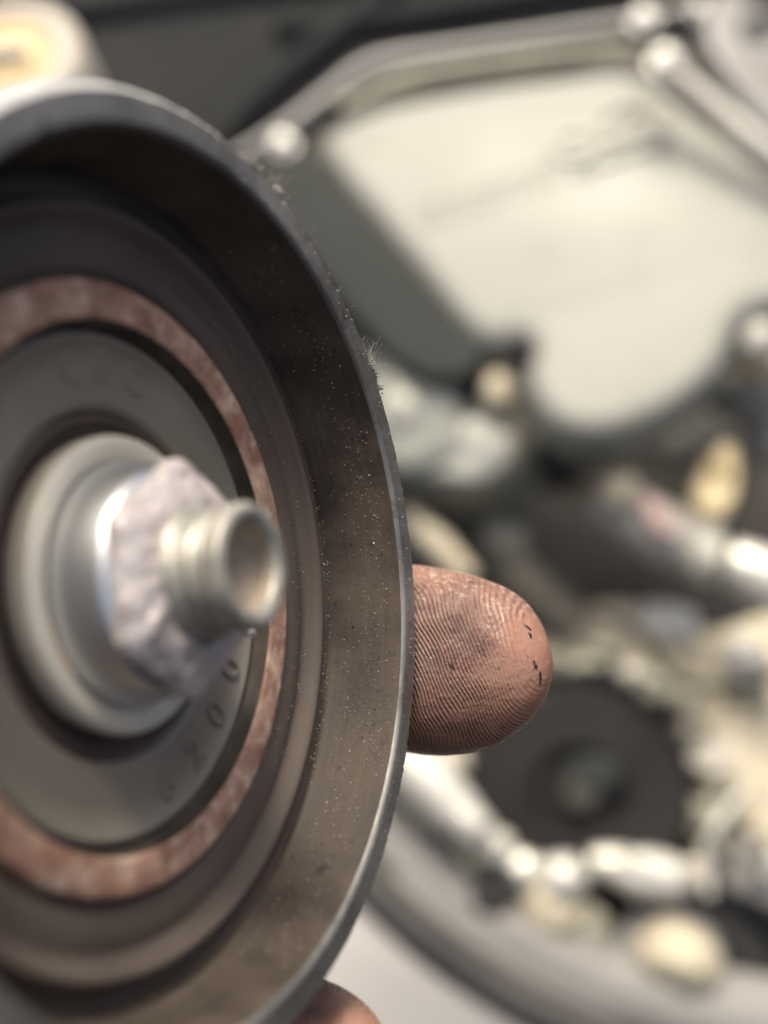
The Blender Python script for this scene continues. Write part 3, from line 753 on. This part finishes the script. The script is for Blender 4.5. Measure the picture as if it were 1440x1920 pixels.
blob('hose_fitting', 'bright white metal fitting on the end of the grey hose at the right edge', 'fitting', [
    ('T', 'nipple', [(1365, 1050), (1420, 1075), (1500, 1110)], [40, 50, 54], 6, 'white_pipe'), ('L', 'collar', 1325, 1045, 30, 44, 12, 8, 'alu_pale', -20)], 1400, 1060, 580)
blob('lower_hose', 'dim olive hose running down behind the fingertip', 'hose', [
    ('T', 'hose', [(760, 900), (860, 990), (980, 1090), (1080, 1180)], [44, 48, 50, 46], 0, 'grime'), ('T', 'sheath', [(760, 965), (820, 1020), (880, 1085)], [24, 26, 20], 26, 'alu'),
    ('L', 'joint', 945, 1015, 50, 40, 10, 6, 'alu_dim', -30)], 900, 1030, 630)
blob('throttle_body', 'dim olive metal body above the fingertip', 'engine part', [
    ('L', 'body', 930, 900, 85, 70, 18, 0, 'alu_dim', -20), ('L', 'neck', 1040, 870, 60, 50, 14, -4, 'grime'), ('L', 'stop_screw', 930, 860, 22, 20, 8, 18, 'alu')], 940, 900, 660)
# timing cover: cream casting with bolt bosses
blob('timing_cover', 'cream cast aluminium cover with a raised bolt boss right of the black pulley', 'engine part', [
    ('S', 'plate', [(1000, 1190), (1090, 1130), (1200, 1120), (1330, 1190), (1440, 1140), (1620, 1140), (1620, 1640), (1440, 1590), (1350, 1520), (1290, 1400), (1200, 1290), (1100, 1250), (1030, 1290)], -26, 0, 'alu'),
    ('L', 'bolt_boss', 1398, 1245, 40, 55, 14, 4, 'alu_pale', 30), ('L', 'bolt_boss', 1060, 1205, 50, 40, 10, 2, 'alu'), ('L', 'bolt_boss', 1250, 1170, 62, 40, 10, 2, 'alu_pale', -10),
    ('T', 'rib', [(1160, 1225), (1260, 1300), (1330, 1400), (1390, 1520)], [20, 26, 26, 22], 2, 'alu'), ('L', 'recess_shadow_lip', 1400, 1310, 44, 14, 6, 2, 'alu_dim', -10)], 1300, 1330, 610)
# alternator with vent fins round a black pulley
PT = Plane(1085, 1490, 585, (-.05, .25, .97))
t = thing('alternator', PT.m, 'alternator with beige vent fins around its black front pulley', 'alternator')
build('housing', lathe([(0, -60), (70, -60), (70, -14), (66, -6), (60, -2), (55, -5), (52, -14), (0, -16)], 64), M['alu_dim'], t, smooth=50)
for i in range(19):
    a = R(-35 + i * 12.5); rf = 62 + 3 * math.sin(i * 2.3); k_ = 1 + .22 * math.sin(i * 3.7)
    build('vent_fin', lump(rf * math.cos(a), rf * math.sin(a), 1, 8.0 * k_, 6.5 * k_, 8, .7, nz=.35, seed=i), M['alu_dim'] if i % 4 else M['beige'], t, smooth=0)
pl_ = build('pulley', lathe([(0, 6), (8, 6), (9, 4), (18, 3), (22, 9), (46, 9), (50, 6), (46, 3), (50, 0), (46, -4), (50, -8), (45, -10), (30, -10)], 64), M['black_pulley'], t, smooth=30)
build('hub_nut', hexhead(8, 5, 14, 1), M['grime'], pl_, smooth=25)
build('dull_plate', lump(6, 8, 12, 12, 9, 3, nz=.2, seed=4), M['grey_plastic'], pl_, smooth=0)

# bright pipe below the fingertip and its chain of fittings
blob('air_pipe', 'smooth bright pipe running diagonally just below the fingertip', 'pipe', [
    ('T', 'pipe', [(640, 1300), (740, 1400), (815, 1478), (872, 1535)], [48, 48, 48, 40], 14, 'white_pipe'), ('L', 'end_bead', 880, 1545, 40, 34, 12, 12, 'white_pipe', -40)], 800, 1460, 560)
GF = 'pale fittings in a row along the fender'
for (x, y, sx, sy, rot, m, lb) in ((930, 1592, 34, 34, 0, 'alu_pale', 'small dull round fitting next to the end of the bright pipe'),
                                   (980, 1632, 38, 34, -40, 'white_pipe', 'second fitting in the row, white and rounded'),):
    blob('pipe_fitting', lb, 'fitting', [('L', 'body', x, y, sx, sy, 10, 8, m, rot), ('L', 'seat', x, y + 14, sx * .9, sy * .8, 8, -2, 'alu_dim', rot)], x, y, 560, group=GF)
blob('injector_plug', 'upright cream plug with a rounded head left of the bright oval plug', 'plug', [
    ('L', 'head', 1052, 1648, 42, 44, 14, 14, 'white_pipe', 20), ('L', 'body', 1035, 1700, 52, 60, 14, 6, 'alu', 25), ('L', 'foot', 1085, 1745, 60, 50, 10, -4, 'alu_dim', 30)], 1050, 1680, 560)
blob('oval_plug', 'bright white oval plug lying over the dark gap', 'plug', [
    ('L', 'head', 1222, 1643, 68, 44, 15, 14, 'white_pipe', -12), ('T', 'neck', [(1105, 1618), (1150, 1622), (1210, 1640)], [26, 34, 40], 4, 'alu_pale')], 1200, 1640, 560)
blob('dark_grommet', 'round black grommet between the fittings and the grey rail', 'grommet', [
    ('L', 'body', 918, 1690, 46, 42, 10, 10, 'black_pulley'), ('L', 'core', 918, 1690, 20, 18, 5, 18, 'strip')], 918, 1690, 560)
blob('tan_clip', 'small tan clip beside the bright pipe', 'clip', [('L', 'body', 818, 1622, 40, 26, 8, 6, 'brass', -30), ('L', 'tongue', 790, 1600, 22, 14, 6, 8, 'beige', -30)], 818, 1620, 570)
blob('filler_cap', 'rounded cream cap near the bottom right', 'cap', [
    ('L', 'dome', 1270, 1795, 82, 62, 16, 8, 'alu', -25), ('L', 'skirt', 1255, 1790, 100, 84, 10, 0, 'cover_lip', -25)], 1270, 1800, 550)
blob('drain_hose', 'black hose curving under the oval plug towards the right edge', 'hose', [
    ('T', 'hose', [(1090, 1690), (1180, 1690), (1290, 1705), (1370, 1770), (1450, 1870), (1500, 1960)], [30, 34, 40, 44, 44, 44], 0, 'black_pulley')], 1280, 1720, 570)
blob('grey_bracket', 'dim grey bracket at the right edge above the black hose', 'bracket', [
    ('S', 'plate', [(1300, 1560), (1400, 1540), (1640, 1580), (1640, 1760), (1440, 1700), (1310, 1650)], -10, 4, 'grey_hose'), ('L', 'boss', 1340, 1575, 34, 34, 8, 4, 'alu_dim'), ('L', 'lug', 1440, 1620, 30, 40, 10, 6, 'alu_pale')], 1400, 1620, 590)

# small clutter: wires, clips and studs between the big castings
for (nm, lb, ct, pth, rr, d, m) in (
    ('wire', 'thin black wire crossing the cream cover above the black pulley', 'wire', [(1120, 1150), (1200, 1190), (1260, 1270), (1350, 1290), (1470, 1260)], 7, 575, 'black_pulley'),
    ('wire', 'black wire looping left of the tan connector', 'wire', [(1040, 820), (1120, 850), (1200, 840), (1280, 870), (1320, 850)], 9, 580, 'black_pulley'),
    ('wire', 'pale wire running down between the black pulley and the grey bracket', 'wire', [(1400, 1480), (1350, 1540), (1320, 1600), (1330, 1680)], 9, 570, 'alu_pale')):
    pl = Plane(pth[0][0], pth[0][1], d, (0, .4, .9)); k_ = d / FPX
    o = build(nm, tube([pl.p3(x, y, 6 * math.sin(i * 1.7)) for i, (x, y) in enumerate(pth)], rr * k_), M[m], None, pl.m)
    tag(o, lb, ct)
for (x, y, r_, m, lb) in (                          (1425, 1600, 22, 'chrome', 'bright stud on the grey bracket at the right edge'),
                          (1160, 1775, 18, 'alu_pale', 'small pale stud on the grey rail below the upright plug')):
    pl = Plane(x, y, 560, (0, .4, .9)); k_ = 560 / FPX; t = thing('stud', pl.m, lb, 'stud', 'small studs in the engine bay')
    build('shank', lathe([(0, -14), (r_ * k_ * .7, -14), (r_ * k_ * .7, 4), (0, 4)], 20), M['grime'], t)
    build('nut', hexhead(r_ * k_ * 1.2, -4, 2, .8), M[m], t, smooth=25)

# inner rail, rubber strip and painted fender at the bottom
PF = Plane(900, 1800, 540, (.15, .55, .8))
t = thing('inner_rail', PF.m, 'broad primer grey rail curving along the engine bay edge', 'rail')
build('rail', tube([PF.p3(*p, -6) for p in ((560, 1380), (700, 1545), (820, 1665), (980, 1775), (1150, 1850), (1330, 1900), (1600, 1950))], [15, 15, 16, 17, 18, 20, 22]), M['frame_grey'], t)
build('rail_flange', tube([PF.p3(*p, -2) for p in ((740, 1650), (900, 1770), (1080, 1860), (1300, 1930), (1550, 1990))], [8, 9, 9, 9, 9]), M['frame_grey'], t)
build('bolt_pad', lump(*PF.p3(1180, 1830, 6), 14, 10, 6, nz=.1), M['cover_lip'], t, smooth=0)
o = build('weatherstrip', tube([PF.p3(*p, 2) for p in ((600, 1560), (700, 1665), (800, 1758), (900, 1830), (1020, 1900), (1200, 1980))], 9), M['strip'], None, PF.m)
tag(o, 'black rubber weatherstrip between grey rail and painted fender', 'seal')
o = build('fender', slab([PF(*p) for p in ((300, 1400), (600, 1580), (690, 1690), (800, 1790), (920, 1870), (1060, 1950), (1300, 2200), (300, 2200))], -10, 0, 5, 2), M['fender'], None, PF.m)
tag(o, 'smooth silver grey painted fender in the bottom foreground', 'fender')

bpy.context.view_layer.update()
